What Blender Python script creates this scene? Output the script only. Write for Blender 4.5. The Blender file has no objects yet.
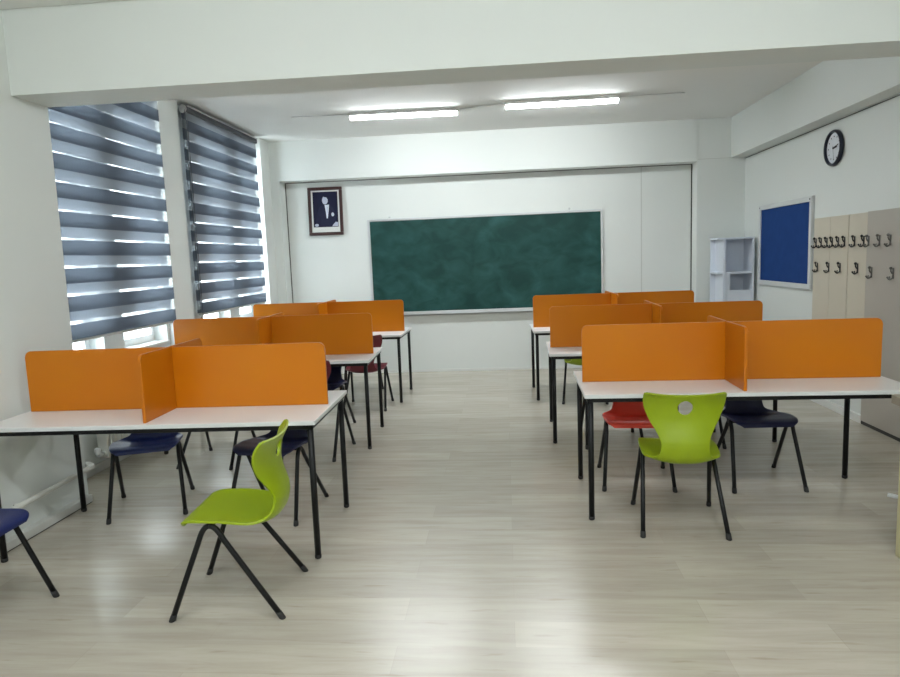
import bpy, bmesh, math, random
from mathutils import Vector, Matrix
random.seed(7)
PI = math.pi
scene = bpy.context.scene
COL = scene.collection

# ------------------------------------------------------------------ materials
def new_mat(name):
    m = bpy.data.materials.new(name); m.use_nodes = True
    nt = m.node_tree; nt.nodes.clear()
    out = nt.nodes.new('ShaderNodeOutputMaterial')
    return m, nt, out

def principled(name, col, rough=0.5, metal=0.0, spec=0.5, var=0.0, vscale=6.0, bump=0.0, bscale=200.0, coat=0.0):
    m, nt, out = new_mat(name)
    b = nt.nodes.new('ShaderNodeBsdfPrincipled')
    b.inputs['Base Color'].default_value = (*col, 1)
    b.inputs['Roughness'].default_value = rough
    b.inputs['Metallic'].default_value = metal
    b.inputs['Specular IOR Level'].default_value = spec
    b.inputs['Coat Weight'].default_value = coat
    nt.links.new(b.outputs[0], out.inputs[0])
    tc = nt.nodes.new('ShaderNodeTexCoord')
    if var > 0:
        n = nt.nodes.new('ShaderNodeTexNoise'); n.inputs['Scale'].default_value = vscale
        n.inputs['Detail'].default_value = 4
        nt.links.new(tc.outputs['Object'], n.inputs['Vector'])
        mr = nt.nodes.new('ShaderNodeMapRange')
        mr.inputs['To Min'].default_value = 1 - var; mr.inputs['To Max'].default_value = 1 + var
        nt.links.new(n.outputs['Fac'], mr.inputs['Value'])
        mx = nt.nodes.new('ShaderNodeVectorMath'); mx.operation = 'SCALE'
        mx.inputs[0].default_value = col
        nt.links.new(mr.outputs[0], mx.inputs['Scale'])
        nt.links.new(mx.outputs[0], b.inputs['Base Color'])
    if bump > 0:
        n2 = nt.nodes.new('ShaderNodeTexNoise'); n2.inputs['Scale'].default_value = bscale
        nt.links.new(tc.outputs['Object'], n2.inputs['Vector'])
        bp = nt.nodes.new('ShaderNodeBump'); bp.inputs['Strength'].default_value = bump
        bp.inputs['Distance'].default_value = 0.002
        nt.links.new(n2.outputs['Fac'], bp.inputs['Height'])
        nt.links.new(bp.outputs[0], b.inputs['Normal'])
    return m

def emission(name, col, strength):
    m, nt, out = new_mat(name)
    e = nt.nodes.new('ShaderNodeEmission')
    e.inputs[0].default_value = (*col, 1); e.inputs[1].default_value = strength
    nt.links.new(e.outputs[0], out.inputs[0])
    return m

M = {}
M['wall'] = principled('wall_paint', (0.70, 0.73, 0.705), 0.62, var=0.015, vscale=1.5, bump=0.15, bscale=60)
M['ceiling'] = principled('ceiling_paint', (0.78, 0.785, 0.76), 0.8, var=0.015, vscale=1.2)
M['panel_wall'] = principled('painted_wall_panel', (0.70, 0.73, 0.69), 0.5, var=0.01, vscale=2)
M['gap'] = principled('dark_gap', (0.05, 0.05, 0.045), 0.9)
M['seam'] = principled('pale_seam', (0.55, 0.57, 0.54), 0.7)
M['skirting'] = principled('skirting_paint', (0.70, 0.71, 0.68), 0.4)
M['skirting_grey'] = principled('skirting_marble', (0.60, 0.60, 0.57), 0.4, var=0.06, vscale=12)
M['white_lam'] = principled('white_laminate', (0.82, 0.83, 0.84), 0.28, spec=0.5)
M['edge'] = principled('table_edge_band', (0.66, 0.68, 0.68), 0.4)
M['black_metal'] = principled('black_powder_coated_steel', (0.004, 0.0045, 0.005), 0.42, spec=0.3)
M['rubber'] = principled('black_rubber', (0.015, 0.015, 0.015), 0.7)
M['white_plastic'] = principled('white_plastic', (0.75, 0.77, 0.78), 0.4)
M['white_frame'] = principled('white_window_frame', (0.78, 0.80, 0.80), 0.35)
M['radiator'] = principled('radiator_enamel', (0.62, 0.62, 0.57), 0.35)
M['alu'] = principled('brushed_aluminium', (0.62, 0.64, 0.65), 0.35, metal=0.6)
M['cork_blue'] = principled('blue_felt', (0.018, 0.055, 0.20), 0.95, spec=0.1, var=0.12, vscale=9)
M['board_frame'] = principled('pale_board_frame', (0.60, 0.62, 0.62), 0.4)
M['shelf'] = principled('white_shelf_laminate', (0.66, 0.71, 0.78), 0.45)
M['beige'] = principled('beige_coat_panel', (0.58, 0.53, 0.43), 0.5, var=0.03, vscale=4)
M['beige_grey'] = principled('taupe_coat_panel', (0.44, 0.405, 0.355), 0.4, var=0.04, vscale=3)
M['hook_black'] = principled('black_iron_hook', (0.008, 0.008, 0.009), 0.4)
M['hook_grey'] = principled('grey_metal_hook', (0.16, 0.155, 0.145), 0.35, metal=0.5)
M['clock_rim'] = principled('navy_clock_rim', (0.008, 0.012, 0.03), 0.3)
M['clock_face'] = principled('white_clock_face', (0.72, 0.75, 0.80), 0.5)
M['ink'] = principled('dark_print', (0.02, 0.02, 0.03), 0.6)
M['frame_wood'] = principled('dark_red_wood', (0.040, 0.012, 0.010), 0.4, var=0.25, vscale=20)
M['mat_white'] = principled('picture_mount', (0.68, 0.69, 0.66), 0.6)
M['photo_dark'] = principled('photo_dark_navy', (0.008, 0.009, 0.030), 0.6, spec=0.2, var=0.5, vscale=9)
M['photo_suit'] = principled('photo_suit', (0.014, 0.015, 0.042), 0.6, spec=0.2, var=0.3, vscale=14)
M['photo_light'] = principled('photo_light', (0.45, 0.48, 0.58), 0.45, var=0.25, vscale=60)
M['photo_white'] = principled('photo_white', (0.62, 0.65, 0.72), 0.45)
M['head_chrome'] = principled('headrail_silver', (0.5, 0.5, 0.5), 0.3, metal=0.4)
M['head_dark'] = principled('headrail_dark', (0.03, 0.034, 0.04), 0.45)
M['rail_pale'] = principled('blind_bottom_rail', (0.55, 0.55, 0.52), 0.4)
M['desk_beige'] = principled('beige_desk_wood', (0.55, 0.50, 0.30), 0.45, var=0.05, vscale=5)
M['desk_top'] = principled('brown_grey_desk_top', (0.26, 0.23, 0.18), 0.45, var=0.05, vscale=5)
M['lamp_body'] = principled('lamp_housing', (0.75, 0.76, 0.76), 0.4)
M['tube'] = emission('lit_lamp_diffuser', (0.93, 0.98, 1.0), 34.0)

def plastic(name, col):
    return principled(name, col, 0.36, spec=0.45, var=0.03, vscale=3, bump=0.25, bscale=420)
M['green'] = plastic('lime_green_plastic', (0.265, 0.36, 0.003))
M['blue'] = plastic('navy_blue_plastic', (0.010, 0.020, 0.105))
M['navy'] = plastic('dark_navy_plastic', (0.006, 0.008, 0.045))
M['red'] = plastic('red_plastic', (0.68, 0.055, 0.030))
M['maroon'] = plastic('maroon_plastic', (0.14, 0.012, 0.022))

def orange_mat():
    m, nt, out = new_mat('orange_divider_laminate')
    b = nt.nodes.new('ShaderNodeBsdfPrincipled')
    b.inputs['Roughness'].default_value = 0.28
    b.inputs['Specular IOR Level'].default_value = 0.38
    tc = nt.nodes.new('ShaderNodeTexCoord')
    n = nt.nodes.new('ShaderNodeTexNoise'); n.inputs['Scale'].default_value = 1.3
    nt.links.new(tc.outputs['Object'], n.inputs['Vector'])
    r = nt.nodes.new('ShaderNodeValToRGB')
    r.color_ramp.elements[0].position = 0.35; r.color_ramp.elements[0].color = (0.585, 0.170, 0.003, 1)
    r.color_ramp.elements[1].position = 0.7; r.color_ramp.elements[1].color = (0.63, 0.202, 0.004, 1)
    nt.links.new(n.outputs['Fac'], r.inputs[0]); nt.links.new(r.outputs[0], b.inputs['Base Color'])
    tl = nt.nodes.new('ShaderNodeBsdfTranslucent')
    nt.links.new(r.outputs[0], tl.inputs[0])
    mx = nt.nodes.new('ShaderNodeMixShader'); mx.inputs[0].default_value = 0.12
    nt.links.new(b.outputs[0], mx.inputs[1]); nt.links.new(tl.outputs[0], mx.inputs[2])
    nt.links.new(mx.outputs[0], out.inputs[0])
    return m
M['orange'] = orange_mat()

def floor_mat():
    m, nt, out = new_mat('pale_laminate_floor')
    L = nt.links.new
    b = nt.nodes.new('ShaderNodeBsdfPrincipled')
    b.inputs['Roughness'].default_value = 0.27
    b.inputs['Specular IOR Level'].default_value = 0.8
    tc = nt.nodes.new('ShaderNodeTexCoord')
    br = nt.nodes.new('ShaderNodeTexBrick')
    br.offset = 0.37; br.offset_frequency = 2
    br.inputs['Color1'].default_value = (0.44, 0.405, 0.34, 1)
    br.inputs['Color2'].default_value = (0.51, 0.472, 0.40, 1)
    br.inputs['Mortar'].default_value = (0.43, 0.39, 0.33, 1)
    br.inputs['Scale'].default_value = 1.0
    br.inputs['Mortar Size'].default_value = 0.0016
    br.inputs['Mortar Smooth'].default_value = 0.3
    br.inputs['Brick Width'].default_value = 1.28
    br.inputs['Row Height'].default_value = 0.192
    L(tc.outputs['Object'], br.inputs['Vector'])
    # grain streaks along x
    mp = nt.nodes.new('ShaderNodeMapping'); mp.inputs['Scale'].default_value = (0.9, 9, 1)
    L(tc.outputs['Object'], mp.inputs[0])
    n1 = nt.nodes.new('ShaderNodeTexNoise'); n1.inputs['Scale'].default_value = 2.2
    n1.inputs['Detail'].default_value = 6; n1.inputs['Roughness'].default_value = 0.6
    n1.inputs['Distortion'].default_value = 0.4
    L(mp.outputs[0], n1.inputs['Vector'])
    r1 = nt.nodes.new('ShaderNodeValToRGB')
    r1.color_ramp.elements[0].position = 0.3; r1.color_ramp.elements[0].color = (0.86, 0.835, 0.80, 1)
    r1.color_ramp.elements[1].position = 0.62; r1.color_ramp.elements[1].color = (1.05, 1.05, 1.05, 1)
    L(n1.outputs['Fac'], r1.inputs[0])
    mp2 = nt.nodes.new('ShaderNodeMapping'); mp2.inputs['Scale'].default_value = (2.6, 20, 1)
    L(tc.outputs['Object'], mp2.inputs[0])
    n2 = nt.nodes.new('ShaderNodeTexNoise'); n2.inputs['Scale'].default_value = 1.4
    n2.inputs['Detail'].default_value = 3
    L(mp2.outputs[0], n2.inputs['Vector'])
    r2 = nt.nodes.new('ShaderNodeValToRGB')
    r2.color_ramp.elements[0].position = 0.27; r2.color_ramp.elements[0].color = (0.80, 0.77, 0.72, 1)
    r2.color_ramp.elements[1].position = 0.36; r2.color_ramp.elements[1].color = (1, 1, 1, 1)
    L(n2.outputs['Fac'], r2.inputs[0])
    m1 = nt.nodes.new('ShaderNodeMixRGB'); m1.blend_type = 'MULTIPLY'; m1.inputs[0].default_value = 0.85
    L(br.outputs['Color'], m1.inputs[1]); L(r1.outputs[0], m1.inputs[2])
    m2 = nt.nodes.new('ShaderNodeMixRGB'); m2.blend_type = 'MULTIPLY'; m2.inputs[0].default_value = 0.8
    L(m1.outputs[0], m2.inputs[1]); L(r2.outputs[0], m2.inputs[2])
    L(m2.outputs[0], b.inputs['Base Color'])
    L(b.outputs[0], out.inputs[0])
    return m
M['floor'] = floor_mat()

def chalk_mat():
    m, nt, out = new_mat('green_chalkboard')
    L = nt.links.new
    b = nt.nodes.new('ShaderNodeBsdfPrincipled'); b.inputs['Roughness'].default_value = 0.55
    b.inputs['Specular IOR Level'].default_value = 0.3
    tc = nt.nodes.new('ShaderNodeTexCoord')
    n = nt.nodes.new('ShaderNodeTexNoise'); n.inputs['Scale'].default_value = 1.1
    n.inputs['Detail'].default_value = 5; n.inputs['Distortion'].default_value = 1.6
    L(tc.outputs['Object'], n.inputs['Vector'])
    mp = nt.nodes.new('ShaderNodeMapping'); mp.inputs['Scale'].default_value = (1.4, 1, 2.2); mp.inputs['Rotation'].default_value = (0, 0.5, 0)
    L(tc.outputs['Object'], mp.inputs[0])
    n2 = nt.nodes.new('ShaderNodeTexNoise'); n2.inputs['Scale'].default_value = 2.6
    n2.inputs['Detail'].default_value = 4; n2.inputs['Distortion'].default_value = 0.8
    L(mp.outputs[0], n2.inputs['Vector'])
    ad = nt.nodes.new('ShaderNodeMath'); ad.operation = 'MULTIPLY'
    L(n.outputs['Fac'], ad.inputs[0]); L(n2.outputs['Fac'], ad.inputs[1])
    r = nt.nodes.new('ShaderNodeValToRGB')
    r.color_ramp.elements[0].position = 0.16; r.color_ramp.elements[0].color = (0.004, 0.040, 0.034, 1)
    r.color_ramp.elements[1].position = 0.44; r.color_ramp.elements[1].color = (0.020, 0.092, 0.084, 1)
    L(ad.outputs[0], r.inputs[0]); L(r.outputs[0], b.inputs['Base Color'])
    L(b.outputs[0], out.inputs[0])
    return m
M['chalk'] = chalk_mat()

def fabric(name, col, trans_col, k_trans, k_clear, ribs=True):
    """woven blind cloth: diffuse + translucent + open weave"""
    m, nt, out = new_mat(name); L = nt.links.new
    d = nt.nodes.new('ShaderNodeBsdfDiffuse'); d.inputs[0].default_value = (*col, 1)
    t = nt.nodes.new('ShaderNodeBsdfTranslucent'); t.inputs[0].default_value = (*trans_col, 1)
    c = nt.nodes.new('ShaderNodeBsdfTransparent')
    a = nt.nodes.new('ShaderNodeMixShader'); a.inputs[0].default_value = k_trans
    L(d.outputs[0], a.inputs[1]); L(t.outputs[0], a.inputs[2])
    b = nt.nodes.new('ShaderNodeMixShader'); b.inputs[0].default_value = k_clear
    L(a.outputs[0], b.inputs[1]); L(c.outputs[0], b.inputs[2])
    L(b.outputs[0], out.inputs[0])
    if ribs:
        tc = nt.nodes.new('ShaderNodeTexCoord')
        w = nt.nodes.new('ShaderNodeTexWave'); w.bands_direction = 'Z'; w.inputs['Scale'].default_value = 28
        L(tc.outputs['Object'], w.inputs['Vector'])
        r = nt.nodes.new('ShaderNodeMapRange'); r.inputs['To Min'].default_value = k_trans * 0.75
        r.inputs['To Max'].default_value = min(1, k_trans * 1.25)
        L(w.outputs['Fac'], r.inputs['Value']); L(r.outputs[0], a.inputs[0])
    return m
M['blind_dark'] = fabric('slate_blind_cloth', (0.105, 0.122, 0.15), (0.14, 0.165, 0.20), 0.28, 0.0)
M['blind_sheer'] = fabric('sheer_blind_net', (0.50, 0.53, 0.57), (0.46, 0.49, 0.53), 0.30, 0.50, False)

def glass_mat():
    m, nt, out = new_mat('window_glass'); L = nt.links.new
    t = nt.nodes.new('ShaderNodeBsdfTransparent'); t.inputs[0].default_value = (0.97, 0.985, 0.98, 1)
    g = nt.nodes.new('ShaderNodeBsdfGlossy'); g.inputs['Roughness'].default_value = 0.02
    f = nt.nodes.new('ShaderNodeLayerWeight'); f.inputs['Blend'].default_value = 0.12
    mx = nt.nodes.new('ShaderNodeMixShader')
    L(f.outputs['Facing'], mx.inputs[0]); L(t.outputs[0], mx.inputs[1]); L(g.outputs[0], mx.inputs[2])
    L(mx.outputs[0], out.inputs[0])
    return m
M['glass'] = glass_mat()

# ------------------------------------------------------------------ mesh helpers
def box(bm, x0, x1, y0, y1, z0, z1, bevel=0.0, seg=2, mi=0):
    vs = [bm.verts.new((x, y, z)) for x in (x0, x1) for y in (y0, y1) for z in (z0, z1)]
    idx = [(0, 1, 3, 2), (4, 6, 7, 5), (0, 4, 5, 1), (2, 3, 7, 6), (0, 2, 6, 4), (1, 5, 7, 3)]
    fs = [bm.faces.new([vs[i] for i in f]) for f in idx]
    for f in fs: f.material_index = mi
    if bevel > 0:
        es = list({e for f in fs for e in f.edges})
        r = bmesh.ops.bevel(bm, geom=es, offset=bevel, segments=seg, profile=0.5, affect='EDGES')
        for f in r['faces']: f.material_index = mi
    return fs

def tube(bm, pts, r, seg=14, cap=True, radii=None):
    pts = [Vector(p) for p in pts]; n = len(pts); rings = []
    prev = None
    for i, p in enumerate(pts):
        if i == 0: t = pts[1] - pts[0]
        elif i == n - 1: t = pts[-1] - pts[-2]
        else: t = (pts[i + 1] - pts[i]).normalized() + (pts[i] - pts[i - 1]).normalized()
        t.normalize()
        if prev is None:
            a = Vector((1, 0, 0)) if abs(t.x) < 0.9 else Vector((0, 1, 0))
            u = t.cross(a).normalized()
        else:
            u = (prev - t * prev.dot(t)).normalized()
        prev = u; v = t.cross(u)
        rr = radii[i] if radii else r
        rings.append([bm.verts.new(p + (u * math.cos(2 * PI * k / seg) + v * math.sin(2 * PI * k / seg)) * rr) for k in range(seg)])
    for i in range(n - 1):
        for k in range(seg):
            f = bm.faces.new((rings[i][k], rings[i][(k + 1) % seg], rings[i + 1][(k + 1) % seg], rings[i + 1][k]))
            f.smooth = True
    if cap:
        bm.faces.new(rings[0][::-1]); bm.faces.new(rings[-1])

def rounded_panel(bm, u0, u1, v0, v1, thick, to3, r=0.03, corners=(0, 0, 1, 1), seg=8, bev=0.003):
    """flat panel in a (u, v) plane; corners: bottom-left, bottom-right, top-right, top-left"""
    cs = [(u0, v0, PI, 1.5 * PI), (u1, v0, 1.5 * PI, 2 * PI), (u1, v1, 0, .5 * PI), (u0, v1, .5 * PI, PI)]
    pts = []
    for i, (cu, cv, a0, a1) in enumerate(cs):
        if corners[i]:
            ou = cu + (r if cu == u0 else -r); ov = cv + (r if cv == v0 else -r)
            for k in range(seg + 1):
                a = a0 + (a1 - a0) * k / seg
                pts.append((ou + r * math.cos(a), ov + r * math.sin(a)))
        else: pts.append((cu, cv))
    A = [bm.verts.new(to3(u, v, -thick / 2)) for u, v in pts]
    B = [bm.verts.new(to3(u, v, thick / 2)) for u, v in pts]
    f1 = bm.faces.new(A[::-1]); f2 = bm.faces.new(B)
    n = len(pts)
    for i in range(n):
        bm.faces.new((A[i], A[(i + 1) % n], B[(i + 1) % n], B[i]))
    if bev > 0:
        es = list(f1.edges) + list(f2.edges)
        bmesh.ops.bevel(bm, geom=es, offset=bev, segments=2, profile=0.5, affect='EDGES')

def lathe(bm, prof, axis_to3, seg=32, smooth=True, cap=True):
    rings = []
    for r, h in prof:
        rings.append([bm.verts.new(axis_to3(r * math.cos(2 * PI * k / seg), r * math.sin(2 * PI * k / seg), h)) for k in range(seg)])
    for i in range(len(rings) - 1):
        for k in range(seg):
            f = bm.faces.new((rings[i][k], rings[i][(k + 1) % seg], rings[i + 1][(k + 1) % seg], rings[i + 1][k])); f.smooth = smooth
    if cap:
        bm.faces.new(rings[0][::-1]); bm.faces.new(rings[-1])

def mesh_obj(name, bm, mats, parent=None, loc=(0, 0, 0), rotz=0):
    bmesh.ops.recalc_face_normals(bm, faces=bm.faces[:])
    me = bpy.data.meshes.new(name); bm.to_mesh(me); bm.free()
    for m in (mats if isinstance(mats, (list, tuple)) else [mats]): me.materials.append(m)
    o = bpy.data.objects.new(name, me); COL.objects.link(o)
    o.location = loc; o.rotation_euler = (0, 0, rotz)
    if parent: o.parent = parent
    return o

def boxes(name, lst, mats, parent=None, bevel=0.0):
    bm = bmesh.new()
    for b in lst: box(bm, *b[:6], bevel=bevel)
    return mesh_obj(name, bm, mats, parent)

def thing(name, label, cat, loc=(0, 0, 0), rotz=0, group=None):
    o = bpy.data.objects.new(name, None); COL.objects.link(o)
    o.empty_display_size = 0.1
    o.location = loc; o.rotation_euler = (0, 0, rotz)
    return tag(o, label, cat, group)

def tag(o, label, cat, group=None):
    o['label'] = label; o['category'] = cat
    if group: o['group'] = group
    return o

def struct(o):
    o['kind'] = 'structure'; return o

def copy_tree(o, parent=None):
    c = o.copy(); COL.objects.link(c)
    if parent: c.parent = parent
    for ch in [k for k in bpy.data.objects if k.parent == o]:
        copy_tree(ch, c)
    return c

# ------------------------------------------------------------------ room shell
XL, XW, XR = -2.874, -3.20, 3.041          # near left pier face, window wall face, right wall face
YB, YR = 8.837, 9.07                      # pier plane at the back, recessed back wall
ZC, ZB = 3.163, 2.646
BY0, BY1, BZ = 3.85, 4.168, 2.596          # cross beam
Y0 = -2.6

bm = bmesh.new(); box(bm, -3.7, 3.4, Y0 - .2, 9.5, -0.1, 0)
struct(mesh_obj('floor', bm, M['floor']))
bm = bmesh.new(); box(bm, -3.5, 3.3, Y0 - .2, 9.4, ZC, ZC + 0.15)
struct(mesh_obj('ceiling', bm, M['ceiling']))
bm = bmesh.new(); box(bm, XL, XR, 3.35, BY0, 3.078, ZC)
struct(mesh_obj('trim_7', bm, M['ceiling']))

# window wall with four openings
S0, S1 = 0.86, 2.98
W_OPEN = [(4.30, 5.03), (5.31, 6.02), (6.80, 7.50), (7.78, 8.50)]
lst = [(-3.42, XL, Y0 - .2, BY1, 0, ZC)]
lst += [(-3.42, XW, BY1, 9.35, 0, S0), (-3.42, XW, BY1, 9.35, S1, ZC)]
ys = [BY1] + [v for w in W_OPEN for v in w] + [9.35]
for i in range(0, len(ys), 2): lst.append((-3.42, XW, ys[i], ys[i + 1], S0, S1))
lst.append((XW, -3.085, 8.53, YB, 0, ZC)); lst.append((XW, -3.13, 6.07, 6.46, 0, ZC))
struct(boxes('wall_left', lst, M['wall']))
struct(boxes('wall_right', [(XR, XR + .2, Y0 - .2, 9.35, 0, ZC)], M['wall']))
struct(boxes('wall_near', [(-2.9, XR, Y0 - .2, Y0, 0, ZC)], M['wall']))
struct(boxes('wall_back', [(-3.42, -2.96, YB, 9.35, 0, ZC), (2.45, XR, YB, 9.35, 0, ZC),
                           (-2.96, 2.45, YB - .012, 9.35, ZB, ZC), (-2.96, 2.45, YR, 9.35, 0, ZB)], M['wall']))
struct(boxes('trim_1', [(XL, XR, BY0, BY1, BZ, ZC)], M['wall']))                  # cross beam
struct(boxes('trim_2', [(2.863, XR, Y0, BY0, 2.672, ZC), (2.863, XR, BY1, YB, 2.672, ZC)], M['wall']))   # beam on the right wall
# dark cracks and seams of the back wall lining
struct(boxes('trim_3', [(-2.96, -2.951, YR - .012, YR, 0.02, ZB), (2.438, 2.45, YR - .012, YR, 0.02, ZB),
                        (-2.96, 2.45, YR - .010, YR, ZB - .008, ZB)], M['gap']))
struct(boxes('trim_4', [(1.799, 1.809, YR - .004, YR, 0.02, ZB - .01), (-2.06, -2.055, YR - .002, YR, 0.02, 1.0)], M['seam']))
struct(boxes('trim_5', [(XR - .006, XR, 0.0, YB, 2.655, 2.661)], M['gap']))
struct(boxes('trim_6', [(2.45, 2.865, YB - .004, YB, 2.668, 2.674)], M['seam']))
struct(boxes('baseboard_back', [(-2.95, 2.44, YR - .014, YR, 0, 0.03)], M['skirting']))
struct(boxes('baseboard_right', [(XR - .02, XR, 5.89, YB, 0, 0.07)], M['skirting']))
struct(boxes('baseboard_left', [(XL, XL + .052, Y0, BY1 - .035, 0.006, 0.055),
                                (XW, XW + .02, BY1 + .0, 8.53, 0, 0.07)], M['skirting_grey'], bevel=0.004))
struct(boxes('trim_8', [(XL, XL + .046, Y0, BY1 - .04, 0, 0.006)], M['gap']))

# windows
for i, (a, b) in enumerate(W_OPEN):
    w = bpy.data.objects.new('window_%d' % (i + 1), None); COL.objects.link(w)
    w.location = (-3.36, (a + b) / 2, S0); struct(w)
    h, k = (b - a) / 2, S1 - S0
    bm = bmesh.new(); t = 0.05
    for args in [(-.03, .03, -h, h, 0, t), (-.03, .03, -h, h, k - t, k), (-.03, .03, -h, -h + t, t, k - t),
                 (-.03, .03, h - t, h, t, k - t), (-.025, .025, -h + t, h - t, 1.42, 1.48)]:
        box(bm, *args, bevel=0.004)
    mesh_obj('frame', bm, M['white_frame'], w)
    bm = bmesh.new()     # opening sash in front of the lower light
    s = 0.04
    for args in [(.03, .055, -h + t, h - t, t, t + s), (.03, .055, -h + t, h - t, 1.38, 1.42),
                 (.03, .055, -h + t, -h + t + s, t + s, 1.38), (.03, .055, h - t - s, h - t, t + s, 1.38)]:
        box(bm, *args, bevel=0.003)
    sash = mesh_obj('sash', bm, M['white_frame'], w)
    bm = bmesh.new(); box(bm, .055, .075, -h + t + .008, -h + t + .03, .55, .68, bevel=.004)
    box(bm, .07, .085, -h + t + .01, -h + t + .028, .56, .60, bevel=.003)
    mesh_obj('handle', bm, M['white_plastic'], sash)
    bm = bmesh.new(); box(bm, -.004, .004, -h + t, h - t, t, k - t)
    mesh_obj('pane', bm, M['glass'], w)
    bm = bmesh.new(); box(bm, .03, .185, -h, h, -0.0, 0.022, bevel=.004)
    mesh_obj('sill', bm, M['skirting'], w)

# ------------------------------------------------------------------ zebra blinds
def blind(label, y0, y1, chain_y, zb, ztop=3.10):
    xF, xB = -3.075, -3.118
    t = thing('zebra_blind', label, 'blind', (0, 0, 0), 0, 'slate and sheer zebra blinds on the left wall')
    P, D = 0.1995, 0.108
    def cloth(name, x, phase, ya, yb):
        bm = bmesh.new(); z = zb; k = 0
        zz = []; zlow = zb + (phase if phase else 0)
        cuts = [zb]
        j = -1
        segs = []
        while True:
            a = zlow + j * P; b = a + D; c = a + P
            for s0, s1, mi in ((a, b, 0), (b, c, 1)):
                s0c, s1c = max(s0, zb), min(s1, ztop - .03)
                if s1c > s0c + 1e-4: segs.append((s0c, s1c, mi))
            if c > ztop: break
            j += 1
        for s0, s1, mi in segs:
            ny = 6
            for q in range(ny):
                u0 = ya + (yb - ya) * q / ny; u1 = ya + (yb - ya) * (q + 1) / ny
                # dark bands reach a few mm past the sheer ones
                e0 = -.006 if (q == 0 and mi == 0) else 0; e1 = .006 if (q == ny - 1 and mi == 0) else 0
                f = bm.faces.new([bm.verts.new((x, u0 + e0, s0)), bm.verts.new((x, u1 + e1, s0)),
                                  bm.verts.new((x, u1 + e1, s1)), bm.verts.new((x, u0 + e0, s1))])
                f.material_index = mi
        return mesh_obj(name, bm, [M['blind_dark'], M['blind_sheer']], t)
    cloth('front_cloth', xF, 0.0, y0, y1)
    cloth('rear_cloth', xB, .127, y0, y1)
    bm = bmesh.new()
    box(bm, -3.135, -3.055, y0 - .012, y1 + .012, ztop - .035, ztop + .03, bevel=.008)
    hd = mesh_obj('headrail', bm, M['head_dark'], t)
    bm = bmesh.new(); box(bm, -3.060, -3.045, y0 - .008, y1 + .008, ztop + .016, ztop + .030, bevel=.003)
    mesh_obj('silver_strip', bm, M['head_chrome'], hd)
    for yy in (y0 - .022, y1 + .012):
        bm = bmesh.new()
        lathe(bm, [(.008, 0), (.038, 0), (.040, .003), (.040, .009), (.036, .012)], lambda a, b, h, yy=yy: (-3.095 + a, yy + h, ztop - .005 + b), 24)
        mesh_obj('end_cap', bm, M['head_chrome'], hd)
    bm = bmesh.new()
    tube(bm, [(-3.097, y0, zb - .012), (-3.097, y1, zb - .012)], .013, 14)
    mesh_obj('bottom_rail', bm, M['rail_pale'], t)
    bm = bmesh.new()     # bead chain loop at the near end
    for dx in (-.012, .012):
        tube(bm, [(-3.06 + dx * .4, chain_y + dx, ztop - .02), (-3.06 + dx * .4, chain_y + dx, 0.93)], .0022, 6)
    box(bm, -3.068, -3.052, chain_y - .018, chain_y + .018, 0.88, 0.945, bevel=.005)
    mesh_obj('bead_chain', bm, M['head_dark'], t)
    return t
blind('wide slate blue zebra blind nearer the camera, beside the near white pier', 4.23, 5.97, 4.30, 1.07)
blind('slate blue zebra blind farther away, next to the back left corner', 6.51, 8.36, 6.48, 1.088)

# ------------------------------------------------------------------ radiators and heating pipe
def radiator(label, y0, y1):
    t = thing('radiator', label, 'radiator', (-3.12, (y0 + y1) / 2, 0.10), 0, 'white panel radiators below the windows')
    h = (y1 - y0) / 2
    bm = bmesh.new(); n = int((y1 - y0) / .05)
    for k in range(n):
        yy = -h + (k + .5) * 2 * h / n
        box(bm, -.045, .045, yy - .014, yy + .014, .02, .60, bevel=.010)
    mesh_obj('column', bm, M['radiator'], t)
    bm = bmesh.new()
    for z in (.06, .56): tube(bm, [(0, -h, z), (0, h, z)], .022, 12)
    mesh_obj('header_pipe', bm, M['radiator'], t)
    for yy in (-h + .15, h - .15):
        bm = bmesh.new(); box(bm, -.08, -.03, yy - .015, yy + .015, .1, .55)
        mesh_obj('bracket', bm, M['radiator'], t)
    bm = bmesh.new(); tube(bm, [(0, -h - .0, .06), (0, -h - .055, .06)], .016, 12)
    lathe(bm, [(.02, 0), (.022, .005), (.022, .04), (.018, .045)], lambda a, b, q: (a, -h - .055 + b, .07 + q), 16)
    mesh_obj('valve', bm, M['white_plastic'], t)
radiator('white ribbed radiator under the nearer window, seen behind the left front desk', 4.74, 5.95)
radiator('white ribbed radiator under the far left window', 6.8, 8.3)
bm = bmesh.new()
xp = XL + .060
pts = [(xp, 0.6, .17), (xp, 4.12, .240)]
for k in range(1, 7):
    a = k / 6 * PI / 2
    pts.append((xp - .09 + .09 * math.cos(a), 4.12 + .09 * math.sin(a), .240))
pts += [(-3.115, 4.215, .240)]
tube(bm, pts, .017, 14)
for yy in (1.2, 2.4, 3.5):
    zz = .17 + (yy - .6) / 3.52 * .07; box(bm, XL, xp, yy - .01, yy + .01, zz - .02, zz, bevel=.002)
tag(mesh_obj('heating_pipe', bm, M['radiator']), 'off-white heating pipe running low along the near left pier and round its corner', 'pipe')

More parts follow.
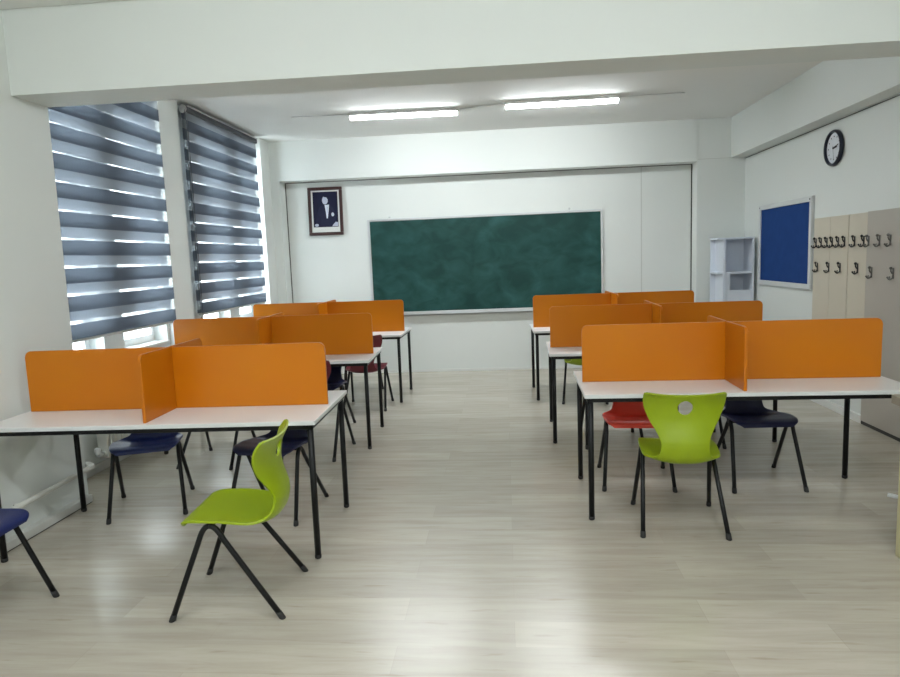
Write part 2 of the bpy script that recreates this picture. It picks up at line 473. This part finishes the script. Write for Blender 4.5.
# ------------------------------------------------------------------ desks
def desk(label, x, y, a):
    t = thing('desk', label, 'desk', (x, y, 0), a, 'white four-seat desks on black legs')
    W, D, H = 1.80, .80, .75
    bm = bmesh.new()
    box(bm, -W / 2, W / 2, -D / 2, D / 2, H - .022, H, bevel=.0025)
    for f in bm.faces:
        f.normal_update()
        if abs(f.normal.z) < .5: f.material_index = 1
    mesh_obj('tabletop', bm, [M['white_lam'], M['edge']], t)
    bm = bmesh.new(); i = .016
    z0, z1 = H - .047, H - .022
    for b in [(-W / 2 + i, W / 2 - i, -D / 2 + i, -D / 2 + i + .025, z0, z1), (-W / 2 + i, W / 2 - i, D / 2 - i - .025, D / 2 - i, z0, z1),
              (-W / 2 + i, -W / 2 + i + .025, -D / 2 + i, D / 2 - i, z0, z1), (W / 2 - i - .025, W / 2 - i, -D / 2 + i, D / 2 - i, z0, z1),
              (-W / 2 + .04, W / 2 - .04, -.0125, .0125, z0, z1)]:
        box(bm, *b, bevel=.002)
    mesh_obj('frame', bm, M['black_metal'], t)
    for sx in (-1, 1):
        for sy in (-1, 1):
            lx, ly = sx * (W / 2 - .036), sy * (D / 2 - .038)
            bm = bmesh.new()
            tube(bm, [(lx, ly, .012), (lx, ly, z0 + .012)], .0165, 16)
            leg = mesh_obj('leg', bm, M['black_metal'], t)
            bm = bmesh.new()
            lathe(bm, [(.012, 0), (.0165, .003), (.0175, .007), (.0175, .022)], lambda p, q, h, lx=lx, ly=ly: (lx + p, ly + q, h), 16)
            mesh_obj('foot_cap', bm, M['rubber'], leg)
    # orange screen: long board plus cross board
    bm = bmesh.new()
    rounded_panel(bm, -.876, .876, H + .0005, 1.105, .018, lambda u, v, w: (u, w, v), r=.035)
    mesh_obj('long_divider', bm, M['orange'], t)
    bm = bmesh.new()
    rounded_panel(bm, -.36, -.0095, H + .0005, 1.110, .018, lambda u, v, w: (w - .012, u, v), r=.035, corners=(0, 0, 0, 1))
    rounded_panel(bm, .0095, .395, H + .0005, 1.110, .018, lambda u, v, w: (w - .012, u, v), r=.035, corners=(0, 0, 1, 0))
    mesh_obj('cross_divider', bm, M['orange'], t)
    return t
DESKS = [('L1', -1.899, 3.624, .029), ('R1', 1.338, 4.136, -.022), ('L2', -2.038, 5.640, .041),
         ('R2', 1.248, 5.749, -.027), ('L3', -2.031, 7.458, -.008), ('R3', 1.173, 7.456, .025)]
DL = {'L1': 'white desk with orange divider, front of the left row, nearest the camera',
      'R1': 'white desk with orange divider, front of the right row, green chair pushed in',
      'L2': 'white desk with orange divider, middle of the left row',
      'R2': 'white desk with orange divider, middle of the right row',
      'L3': 'white desk with orange divider, farthest of the left row, below the framed portrait',
      'R3': 'white desk with orange divider, farthest of the right row, below the chalkboard corner'}
first = None
for key, x, y, a in DESKS:
    if first is None: first = desk(DL[key], x, y, a)
    else:
        c = copy_tree(first); c.location = (x, y, 0); c.rotation_euler = (0, 0, a); c['label'] = DL[key]

# ------------------------------------------------------------------ chairs (front faces -y in local space)
def catmull(P, t):
    n = len(P) - 1
    s = min(max(t, 0), 1) * n; i = min(int(s), n - 1); u = s - i
    p0 = P[max(i - 1, 0)]; p1 = P[i]; p2 = P[i + 1]; p3 = P[min(i + 2, n)]
    return tuple(.5 * ((2 * b) + (-a + c) * u + (2 * a - 5 * b + 4 * c - d) * u * u + (-a + 3 * b - 3 * c + d) * u ** 3)
                 for a, b, c, d in zip(p0, p1, p2, p3))

def shell_mesh():
    # y, z, half width, side lift(+up/forward)
    P = [(-.196, .408, .150, .000), (-.194, .426, .172, .000), (-.178, .439, .190, .002), (-.140, .446, .202, .005), (-.085, .443, .208, .008),
         (-.020, .436, .210, .014), (.050, .421, .208, .021), (.110, .406, .200, .028), (.155, .402, .180, .032), (.192, .411, .152, .032),
         (.218, .438, .130, .028), (.230, .482, .121, .024), (.230, .520, .121, .021), (.220, .560, .131, .026), (.207, .602, .152, .034),
         (.199, .645, .178, .044), (.201, .690, .199, .052), (.209, .730, .208, .051), (.221, .760, .210, .044), (.230, .777, .208, .037), (.234, .787, .199, .030)]
    NS, NT = 110, 36
    bm = bmesh.new(); G = []
    for i in range(NS + 1):
        y, z, w, l = catmull(P, i / NS)
        y2, z2, *_ = catmull(P, min(1, i / NS + .004)); y1, z1, *_ = catmull(P, max(0, i / NS - .004))
        ty, tz = y2 - y1, z2 - z1; d = math.hypot(ty, tz); ty /= d; tz /= d
        ny, nz = -tz, ty            # normal: up on the seat, forward on the back
        row = []
        for j in range(NT + 1):
            t = -1 + 2 * j / NT
            k = l * abs(t) ** (2.6 if z < .5 else 2.2)
            row.append(bm.verts.new((w * t, y + ny * k, z + nz * k)))
        G.append(row)
    # oval grip hole in the backrest
    hx, hz, cz = .038, .042, .715
    kill = []
    for i in range(NS):
        for j in range(NT):
            vs = (G[i][j], G[i][j + 1], G[i + 1][j + 1], G[i + 1][j])
            cx = sum(v.co.x for v in vs) / 4; cc = sum(v.co.z for v in vs) / 4; cy = sum(v.co.y for v in vs) / 4
            if cy > .15 and cc > .6 and (cx / hx) ** 2 + ((cc - cz) / hz) ** 2 < 1: kill.append((i, j))
    kill = set(kill)
    for i in range(NS):
        for j in range(NT):
            if (i, j) in kill: continue
            f = bm.faces.new((G[i][j], G[i][j + 1], G[i + 1][j + 1], G[i + 1][j])); f.smooth = True
    rim = {v for (i, j) in kill for v in (G[i][j], G[i][j + 1], G[i + 1][j + 1], G[i + 1][j]) if v.link_faces}
    for v in rim:
        e = math.sqrt((v.co.x / hx) ** 2 + ((v.co.z - cz) / hz) ** 2)
        if e > 1e-3:
            v.co.x /= e; v.co.z = cz + (v.co.z - cz) / e
    for v in [v for v in bm.verts if not v.link_faces]: bm.verts.remove(v)
    me = bpy.data.meshes.new('tmp'); bm.to_mesh(me); bm.free()
    o = bpy.data.objects.new('tmp', me); COL.objects.link(o)
    s = o.modifiers.new('s', 'SOLIDIFY'); s.thickness = .011; s.offset = -1
    bv = o.modifiers.new('b', 'BEVEL'); bv.width = .0045; bv.segments = 2; bv.limit_method = 'ANGLE'; bv.angle_limit = math.radians(50)
    dg = bpy.context.evaluated_depsgraph_get()
    me2 = bpy.data.meshes.new_from_object(o.evaluated_get(dg))
    bpy.data.objects.remove(o); bpy.data.meshes.remove(me)
    me2.name = 'seat_shell'
    for p in me2.polygons: p.use_smooth = True
    return me2
SHELL = shell_mesh()

def leg_path(sx, front):
    x0, x1 = sx * .192, sx * .222
    foot = Vector((x1, -.243 if front else .240, .010))
    A = Vector((x0, -.098, .385)); B = Vector((x0, -.018, .385))    # ends of the bend
    apex = Vector((x0, -.058, .421))
    pts = [foot]
    s = A if front else B
    d = (s - foot)
    pts.append(foot + d * .5); pts.append(foot + d * .93)
    c = Vector((x0, -.096 if front else -.022, .417))
    q0 = foot + d * .93
    for k in range(1, 7):
        u = k / 6
        pts.append(q0 * (1 - u) ** 2 + (Vector((x0, -.086, .424)) if front else Vector((x0, -.032, .424))) * 2 * u * (1 - u) + apex * u * u)
    return pts

def chair(label, mat, x, y, d, group):
    a = math.atan2(d[0], -d[1])
    t = thing('classroom_chair', label, 'chair', (x, y, 0), a, group)
    o = bpy.data.objects.new('seat_shell', SHELL.copy()); COL.objects.link(o); o.parent = t
    o.data.materials.clear(); o.data.materials.append(mat)
    for sx in (-1, 1):
        for fr in (True, False):
            bm = bmesh.new(); tube(bm, leg_path(sx, fr), .0125, 14)
            leg = mesh_obj('leg', bm, M['black_metal'], t)
            bm = bmesh.new(); f = leg_path(sx, fr)[0]; dv = (leg_path(sx, fr)[1] - f).normalized()
            lathe(bm, [(.012, -.010), (.0148, -.007), (.0148, .006), (.0138, .022)],
                  lambda p, q, h, f=f, dv=dv: (f.x + p + dv.x * h, f.y + q + dv.y * h, f.z + h), 16)
            mesh_obj('rubber_foot', bm, M['rubber'], leg)
    bm = bmesh.new()
    for yy, xx in ((-.058, .190),):
        tube(bm, [(-xx, yy, .416), (xx, yy, .416)], .010, 12)
    box(bm, -.12, .12, -.09, .01, .418, .428, bevel=.003)
    mesh_obj('crossbar', bm, M['black_metal'], t)
    return t
def rechair(src, label, mat, x, y, d, group):
    c = copy_tree(src); c.location = (x, y, 0); c.rotation_euler = (0, 0, math.atan2(d[0], -d[1]))
    c['label'] = label; c['group'] = group
    for ch in [k for k in bpy.data.objects if k.parent == c]:
        if ch.name.startswith('seat_shell'):
            ch.data = SHELL.copy(); ch.data.materials.clear(); ch.data.materials.append(mat)
    return c
G = 'moulded plastic chairs at the divided desks'
CH = [('lime green chair turned sideways beside the left front desk, facing the windows', 'green', -1.278, 2.900, (-.494, -.035)),
      ('lime green chair with its back to the camera, pushed under the right front desk', 'green', .950, 3.770, (.035, .46)),
      ('bright red chair behind the right front desk, left of the navy one', 'red', .847, 4.500, (-.03, -.43)),
      ('navy chair behind the right half of the right front desk', 'navy', 1.630, 4.466, (.012, -.45)),
      ('royal blue chair behind the left half of the left front desk, by the radiator', 'blue', -2.355, 4.060, (.173, -.457)),
      ('navy chair behind the left front desk, partly hidden by the sideways green chair', 'navy', -1.475, 3.985, (-.05, -.43)),
      ('blue chair cut off by the left edge, only its seat and one leg in view', 'blue', -2.435, 2.640, (1, .03)),
      ('maroon chair at the near side of the left middle desk, back mostly hidden', 'maroon', -1.572, 5.240, (.046, .45)),
      ('chair at the near left place of the left middle desk, only legs visible', 'navy', -2.335, 5.060, (.04, .43)),
      ('dark navy chair behind the right end of the left middle desk', 'navy', -1.715, 5.975, (.0, -.45)),
      ('maroon chair between the middle and farthest left desks, right end', 'maroon', -1.500, 6.930, (-.005, .42)),
      ('chair behind the farthest left desk, only leg ends visible', 'navy', -1.800, 8.060, (.12, -.44)),
      ('lime green chair between the middle and farthest right desks, hidden by dividers', 'green', .812, 7.085, (.045, .45)),
      ('chair at the right middle desk, its legs seen behind the red chair', 'navy', .835, 5.470, (.0, .45)),
      ('chair at the right middle desk, mostly hidden behind the green chair', 'navy', 1.475, 5.465, (.06, .45)),
      ('chair behind the right end of the right middle desk, only foot visible', 'navy', 1.70, 6.13, (.0, -.45))]
src = None
for lb, mk, x, y, d in CH:
    if src is None: src = chair(lb, M[mk], x, y, d, G)
    else: rechair(src, lb, M[mk], x, y, d, G)

# ------------------------------------------------------------------ back wall: chalkboard, portrait
t = thing('chalkboard', 'long dark green chalkboard in a thin aluminium frame on the back wall', 'chalkboard', (-.266, YR, .815))
t.rotation_euler = (0, math.radians(-.2), 0)
w, h = 3.15, 1.300
bm = bmesh.new(); box(bm, -w / 2 + .03, w / 2 - .03, -.022, -.002, .03, h - .03)
mesh_obj('writing_surface', bm, M['chalk'], t)
bm = bmesh.new()
for b in [(-w / 2, w / 2, -.03, 0, 0, .032), (-w / 2, w / 2, -.03, 0, h - .032, h), (-w / 2, -w / 2 + .032, -.03, 0, .03, h - .03), (w / 2 - .032, w / 2, -.03, 0, .03, h - .03)]:
    box(bm, *b, bevel=.004)
mesh_obj('frame', bm, M['alu'], t)
bm = bmesh.new(); box(bm, -w / 2 + .02, w / 2 - .02, -.085, 0, -.022, -.006, bevel=.003); box(bm, -w / 2 + .02, w / 2 - .02, -.085, -.08, -.022, .006, bevel=.002)
mesh_obj('chalk_tray', bm, M['alu'], t)
for xx in (-1.27, 1.14):
    bm = bmesh.new(); lathe(bm, [(.012, 0), (.014, .002), (.014, .008), (.006, .012)], lambda p, q, r, xx=xx: (xx + p, -r, h + .025 + q), 16)
    mesh_obj('mounting_screw', bm, M['alu'], t)

t = thing('framed_portrait', 'framed dark portrait of a person in suit and white shirt on the back wall', 'picture', (-2.413, YR - .02, 2.246))
t.rotation_euler = (math.radians(-1.5), math.radians(.3), 0)
W2, H2 = .237, .323
bm = bmesh.new(); f = .041
for b in [(-W2, W2, -.024, .014, -H2, -H2 + f), (-W2, W2, -.024, .014, H2 - f, H2), (-W2, -W2 + f, -.024, .014, -H2 + f, H2 - f), (W2 - f, W2, -.024, .014, -H2 + f, H2 - f)]:
    box(bm, *b, bevel=.006)
mesh_obj('frame', bm, M['frame_wood'], t)
bm = bmesh.new(); box(bm, -W2 + f, W2 - f, -.006, .008, -H2 + f, H2 - f)
mesh_obj('mount', bm, M['mat_white'], t)
px0, px1, pz0, pz1 = -.172, .172, -.212, .262
bm = bmesh.new(); box(bm, px0, px1, -.008, -.0055, pz0, pz1)
ph = mesh_obj('photograph', bm, M['photo_dark'], t)
def blob(name, pts, mat, d):
    bm = bmesh.new()
    A = [bm.verts.new((x, -.008 - d, z)) for x, z in pts]; B = [bm.verts.new((x, -.0075, z)) for x, z in pts]
    bm.faces.new(A); bm.faces.new(B[::-1])
    for i in range(len(pts)): bm.faces.new((A[i], A[(i + 1) % len(pts)], B[(i + 1) % len(pts)], B[i]))
    return mesh_obj(name, bm, mat, ph)
def ell(cx, cz, rx, rz, n=18, rot=0):
    return [(cx + rx * math.cos(2 * PI * k / n) * math.cos(rot) - rz * math.sin(2 * PI * k / n) * math.sin(rot),
             cz + rx * math.cos(2 * PI * k / n) * math.sin(rot) + rz * math.sin(2 * PI * k / n) * math.cos(rot)) for k in range(n)]
blob('suit', [(-.15, pz0 + .002), (.155, pz0 + .002), (.135, -.05), (.105, .05), (.06, .088), (-.02, .092), (-.085, .06), (-.125, -.05)], M['photo_suit'], .0004)
blob('head', ell(.0, .150, .042, .058, rot=-.15), M['photo_light'], .0008)
blob('hair', [(-.022, .192), (-.004, .212), (.026, .208), (.046, .180), (.048, .140), (.038, .128), (.036, .160), (.018, .186)], M['photo_dark'], .0012)
blob('ear', ell(.034, .142, .006, .011), M['photo_light'], .0011)
blob('shirt', [(-.01, .085), (.052, .088), (.045, .02), (.028, -.095), (.012, -.095), (.004, -.01)], M['photo_white'], .0010)
blob('lapel', [(.02, .06), (.034, .06), (.030, -.02), (.022, -.02)], M['photo_light'], .0013)
blob('hand', ell(.098, -.045, .020, .026), M['photo_white'], .0010)
blob('hand', ell(-.128, -.185, .026, .020), M['photo_light'], .0010)
blob('cuff', [(.085, -.205), (.165, -.205), (.168, -.150), (.135, -.145), (.10, -.18)], M['photo_light'], .0010)
bm = bmesh.new()
for k in range(14): box(bm, -.07 + k * .0165, -.07 + k * .0165 + .011, -.0066, -.0058, -.246 + .002 * (k % 3), -.238 + .002 * (k % 2))
mesh_obj('caption_line', bm, M['seam'], t)

# ------------------------------------------------------------------ right wall: pin board, clock, coat panels
t = thing('pin_board', 'blue felt notice board in a pale frame on the right wall', 'notice board', (XR, 7.595, 1.565))
hw, hh = .690, .462
bm = bmesh.new(); box(bm, -.018, -.002, -hw + .05, hw - .05, -hh + .05, hh - .05)
mesh_obj('felt_panel', bm, M['cork_blue'], t)
bm = bmesh.new(); f = .055
for b in [(-.032, 0, -hw, hw, -hh, -hh + f), (-.032, 0, -hw, hw, hh - f, hh), (-.032, 0, -hw, -hw + f, -hh + f, hh - f), (-.032, 0, hw - f, hw, -hh + f, hh - f)]:
    box(bm, *b, bevel=.006)
mesh_obj('frame', bm, M['board_frame'], t)
bm = bmesh.new()
for yy in (-hw + .04, hw - .04): lathe(bm, [(.008, 0), (.009, .002), (.007, .004)], lambda p, q, r, yy=yy: (-.032 - r, yy + p, hh - .03 + q), 12)
mesh_obj('screw', bm, M['ink'], t)

t = thing('wall_clock', 'round wall clock with dark navy rim high on the right wall', 'clock', (XR, 6.52, 2.418))
R0 = .163
bm = bmesh.new()
lathe(bm, [(R0 - .01, 0), (R0, .006), (R0, .026), (R0 - .006, .038), (R0 - .014, .041), (R0 - .022, .036), (R0 - .026, .026), (R0 - .026, .012)],
      lambda p, q, r: (-r, p, q), 48, cap=False)
mesh_obj('rim', bm, M['clock_rim'], t)
bm = bmesh.new(); lathe(bm, [(.139, .004), (.139, .016)], lambda p, q, r: (-r, p, q), 48, smooth=False)
mesh_obj('dial', bm, M['clock_face'], t)
def stroke(name, a, r0, r1, w, parent, off=.018, mat=None):
    # a: clock angle in degrees clockwise from 12, seen from the room (right = -y)
    bm = bmesh.new(); A = math.radians(a); d = (-math.sin(A), math.cos(A)); n = (d[1], -d[0])
    v = []
    for h in (off, off + .0015):
        for r, s in ((r0, -1), (r1, -1), (r1, 1), (r0, 1)):
            v.append(bm.verts.new((-h, d[0] * r + n[0] * w * s, d[1] * r + n[1] * w * s)))
    for f in ((0, 1, 2, 3), (7, 6, 5, 4), (0, 4, 5, 1), (1, 5, 6, 2), (2, 6, 7, 3), (3, 7, 4, 0)): bm.faces.new([v[i] for i in f])
    return mesh_obj(name, bm, mat or M['ink'], parent)
for k in range(12): stroke('hour_mark', k * 30, .098, .112 if k % 3 else .108, .0035 if k % 3 else .006, t, off=.0165)
stroke('hour_hand', 86, -.015, .062, .0055, t, .020); stroke('minute_hand', 76, -.018, .096, .004, t, .023)
stroke('second_hand', 170, -.02, .098, .0012, t, .026)
bm = bmesh.new(); lathe(bm, [(.008, .016), (.009, .028), (.005, .030)], lambda p, q, r: (-r, p, q), 16)
mesh_obj('hub', bm, M['ink'], t)

def coat_board(label, y0, y1, z0, z1, mat, th, grp):
    bm = bmesh.new(); box(bm, XR - th, XR, y0 + .002, y1 - .002, z0, z1, bevel=.002)
    return tag(mesh_obj('coat_hook_board', bm, mat), label, 'coat hook board', grp)
GB = 'beige coat hook boards on the right wall'
coat_board('beige coat hook board directly beside the blue notice board', 6.538, 6.868, .80, 1.80, M['beige'], .018, GB)
coat_board('beige coat hook board in the middle of the three light ones', 6.203, 6.535, .80, 1.80, M['beige'], .020, GB)
coat_board('narrow beige coat hook board touching the taupe panel', 5.895, 6.200, .80, 1.80, M['beige'], .018, GB)
bm = bmesh.new(); box(bm, XR - .022, XR, 3.9, 5.89, .03, 1.805, bevel=.002)
pn = tag(mesh_obj('coat_hook_board', bm, M['beige_grey']), 'tall taupe panel with grey hooks on the right wall, cut off by the right edge', 'coat hook board')
bm = bmesh.new(); box(bm, XR - .018, XR, 3.9, 5.89, 0, .03)
mesh_obj('plinth', bm, M['gap'], pn)

def hook_mesh():
    """double-armed coat hook like a small anchor: plate, upper prong with ball, two curled lower prongs"""
    bm = bmesh.new()
    box(bm, -.004, 0, -.011, .011, -.040, .045, bevel=.0015)
    tube(bm, [(-.003, 0, .000), (-.012, 0, .006), (-.019, 0, .020), (-.020, 0, .036)], .0055, 8)
    bmesh.ops.create_uvsphere(bm, u_segments=10, v_segments=8, radius=.012, matrix=Matrix.Translation((-.020, 0, .044)))
    for s in (-1, 1):
        pts = [(-.004, 0, -.030)]
        for k in range(1, 8):
            a = k / 7 * PI * .8
            pts.append((-.004 - .016 * math.sin(a) , s * (.024 * (1 - math.cos(a)) / 1.8), -.030 - .020 * math.sin(a) + .016 * (k / 7)))
        tube(bm, pts, .0045, 8)
        bmesh.ops.create_uvsphere(bm, u_segments=8, v_segments=6, radius=.0065, matrix=Matrix.Translation(pts[-1]))
    # central lower prong curling up into the room
    pts = [(-.004, 0, -.015)]
    for k in range(1, 9):
        a = k / 8 * PI * .9
        pts.append((-.004 - .020 * (1 - math.cos(a)), 0, -.020 - .026 * math.sin(a)))
    tube(bm, pts, .0048, 8)
    bmesh.ops.create_uvsphere(bm, u_segments=10, v_segments=8, radius=.008, matrix=Matrix.Translation(pts[-1]))
    for f in bm.faces: f.smooth = True
    bmesh.ops.recalc_face_normals(bm, faces=bm.faces[:])
    me = bpy.data.meshes.new('coat_hook'); bm.to_mesh(me); bm.free()
    return me
HM = hook_mesh(); HM.materials.append(M['hook_black'])
HG = HM.copy(); HG.materials.clear(); HG.materials.append(M['hook_grey'])
board_x = lambda y: XR - (.022 if y < 5.89 else (.020 if 6.2 < y < 6.536 else .018))
ORD = ['first', 'second', 'third', 'fourth', 'fifth', 'sixth', 'seventh', 'eighth']
def hook(y, z, me, label, grp):
    o = bpy.data.objects.new('coat_hook', me); COL.objects.link(o); o.location = (board_x(y), y, z)
    tag(o, label, 'coat hook', grp)
top_y = [6.815, 6.710, 6.595, 6.488, 6.375, 6.262, 6.095, 5.945]
for k, y in enumerate(top_y):
    hook(y, 1.563, HM, 'black double coat hook, %s from the notice board in the upper row' % ORD[k], 'black coat hooks in the upper row')
for k, y in enumerate([6.775, 6.545, 6.330, 6.030]):
    hook(y, 1.330, HM, 'black double coat hook, %s from the notice board in the lower row' % ORD[k], 'black coat hooks in the lower row')
for k, y in enumerate([5.862, 5.700, 5.545]):
    hook(y, 1.560, HG, 'grey metal coat hook on the taupe panel, upper row, %s from the left' % ORD[k], 'grey coat hooks on the taupe panel')
for k, y in enumerate([5.800, 5.490]):
    hook(y, 1.300, HG, 'grey metal coat hook on the taupe panel, lower row, %s from the left' % ORD[k], 'grey coat hooks on the taupe panel')

# ------------------------------------------------------------------ white shelf unit in the back right corner
t = thing('shelf_unit', 'white open shelf unit standing in the back right corner', 'shelf', (2.785, 8.52, 0))
W3, D3, H3, th = .212, .16, 1.672, .02
xs = -W3 + .062
bm = bmesh.new(); box(bm, -W3, W3, D3 - .012, D3, 0, H3, bevel=.001); mesh_obj('back_panel', bm, M['shelf'], t)
bm = bmesh.new(); box(bm, W3 - th, W3, -D3, D3 - .012, 0, H3, bevel=.001); mesh_obj('side_panel', bm, M['shelf'], t)
bm = bmesh.new(); box(bm, xs, xs + .028, -D3, D3 - .012, 0, H3 - th, bevel=.001); mesh_obj('side_panel', bm, M['shelf'], t)
bm = bmesh.new(); box(bm, -W3, W3 - th, -D3, D3 - .012, H3 - th, H3, bevel=.001); mesh_obj('top_panel', bm, M['shelf'], t)
for z in (1.235, .42, .06):
    bm = bmesh.new(); box(bm, xs + .028, W3 - th, -D3, D3 - .012, z, z + .024, bevel=.001)
    box(bm, -W3, xs, -D3 + .02, D3 - .012, z, z + .024, bevel=.001); mesh_obj('shelf_board', bm, M['shelf'], t)
bm = bmesh.new(); box(bm, xs + .028, xs + .085, -D3 + .012, D3 - .012, .86, 1.235, bevel=.001)
box(bm, xs + .085, W3 - th, -D3 + .012, -D3 + .03, .86, 1.035, bevel=.001); box(bm, xs + .085, W3 - th, -D3 + .03, D3 - .012, .86, .88)
mesh_obj('inner_box', bm, M['shelf'], t)

# ------------------------------------------------------------------ beige desk cut off at the right edge
t = thing('teacher_desk', 'beige wooden desk corner at the right edge, in front of the right front desk', 'desk', (2.215, 3.02, 0))
bm = bmesh.new(); box(bm, -.322, .30, -.30, .305, .0, .762, bevel=.003); mesh_obj('cabinet', bm, M['desk_beige'], t)
bm = bmesh.new(); box(bm, -.350, .33, -.33, .345, .762, .808, bevel=.004); mesh_obj('desktop', bm, M['desk_top'], t)
bm = bmesh.new()
box(bm, -.15, .15, -.014, .014, 0, .016, bevel=.005); box(bm, -.15, .15, -.006, .006, .014, .022, bevel=.003)
tag(mesh_obj('cable_cover', bm, M['white_plastic'], None, (2.40, 4.03, 0), math.radians(-48)), 'short white plastic strip lying on the floor near the right edge', 'cable cover')

# ------------------------------------------------------------------ ceiling lamps
def lamp(label, x, y, rot=0.0, length=1.19, z=ZC):
    t = thing('batten_lamp', label, 'lamp', (x, y, z), rot, 'lit white batten lamps on the ceiling')
    h = length / 2
    bm = bmesh.new(); box(bm, -h, h, -.075, .075, -.034, 0, bevel=.004); mesh_obj('housing', bm, M['lamp_body'], t)
    bm = bmesh.new()
    n = 10; A = []; B = []
    for k in range(n + 1):
        a = PI * k / n
        A.append(bm.verts.new((-h + .012, -.042 * math.cos(a), -.030 - .038 * math.sin(a))))
        B.append(bm.verts.new((h - .012, -.042 * math.cos(a), -.030 - .038 * math.sin(a))))
    for k in range(n):
        f = bm.faces.new((A[k], A[k + 1], B[k + 1], B[k])); f.smooth = True
    bm.faces.new(A); bm.faces.new(B[::-1]); bm.faces.new((A[0], B[0], B[n], A[n]))
    mesh_obj('diffuser', bm, M['tube'], t)
    for s in (-1, 1):
        bm = bmesh.new(); box(bm, s * h - .012 if s > 0 else -h, h if s > 0 else -h + .012, -.046, .046, -.070, -.030, bevel=.004)
        mesh_obj('end_cap', bm, M['lamp_body'], t)
    return t
lamp('lit batten lamp on the ceiling, left of the two in view', -1.060, 7.47, .035)
lamp('lit batten lamp on the ceiling, right of the two in view', .635, 7.33, -.005)
for x, y in ((-1.15, 1.25), (1.0, 1.25), (-1.0, -1.3), (.95, -1.3)):
    lamp('lit batten lamp over the near part of the room, outside the picture', x, y)
for lb, p0, p1 in (('thin white cable on the ceiling left of the left lamp', (-2.3, 7.42), (-1.660, 7.450)),
                   ('thin white cable on the ceiling between the two lit lamps', (-.460, 7.488), (.036, 7.335)),
                   ('thin white cable on the ceiling right of the right lamp', (1.234, 7.327), (1.9, 7.32))):
    bm = bmesh.new(); tube(bm, [(*p0, ZC - .005), (*p1, ZC - .005)], .006, 8)
    tag(mesh_obj('lamp_cable', bm, M['lamp_body']), lb, 'cable')

# ------------------------------------------------------------------ daylight
w = bpy.data.worlds.new('overcast_sky'); scene.world = w; w.use_nodes = True
nt = w.node_tree; nt.nodes.clear()
out = nt.nodes.new('ShaderNodeOutputWorld'); bg = nt.nodes.new('ShaderNodeBackground')
bg.inputs[0].default_value = (.86, .94, 1.0, 1); bg.inputs[1].default_value = 5.0
nt.links.new(bg.outputs[0], out.inputs[0])

# ------------------------------------------------------------------ camera
yaw, pitch, roll, F = 0.08588812, 0.11954402, -0.03737698, 666.074
cy, sy, cp, sp = math.cos(yaw), math.sin(yaw), math.cos(pitch), math.sin(pitch)
f = Vector((-sy * cp, cy * cp, -sp)); r = Vector((cy, sy, 0)); u = r.cross(f)
r2 = r * math.cos(roll) + u * math.sin(roll); u2 = u * math.cos(roll) - r * math.sin(roll)
cam = bpy.data.cameras.new('camera'); co = bpy.data.objects.new('camera', cam); COL.objects.link(co)
cam.sensor_fit = 'HORIZONTAL'; cam.sensor_width = 36; cam.lens = F / 900 * 36; cam.clip_start = .05
mt = Matrix((r2, u2, -f)).transposed().to_4x4(); mt.translation = (0, 0, 1.54692)
co.matrix_world = mt
scene.camera = co

vs = scene.view_settings
vs.view_transform = 'Standard'; vs.look = 'None'; vs.gamma = 1; vs.use_curve_mapping = False
vs.exposure = 1.62
scene.cycles.use_denoising = True
scene.cycles.max_bounces = 10; scene.cycles.diffuse_bounces = 6; scene.cycles.transparent_max_bounces = 16
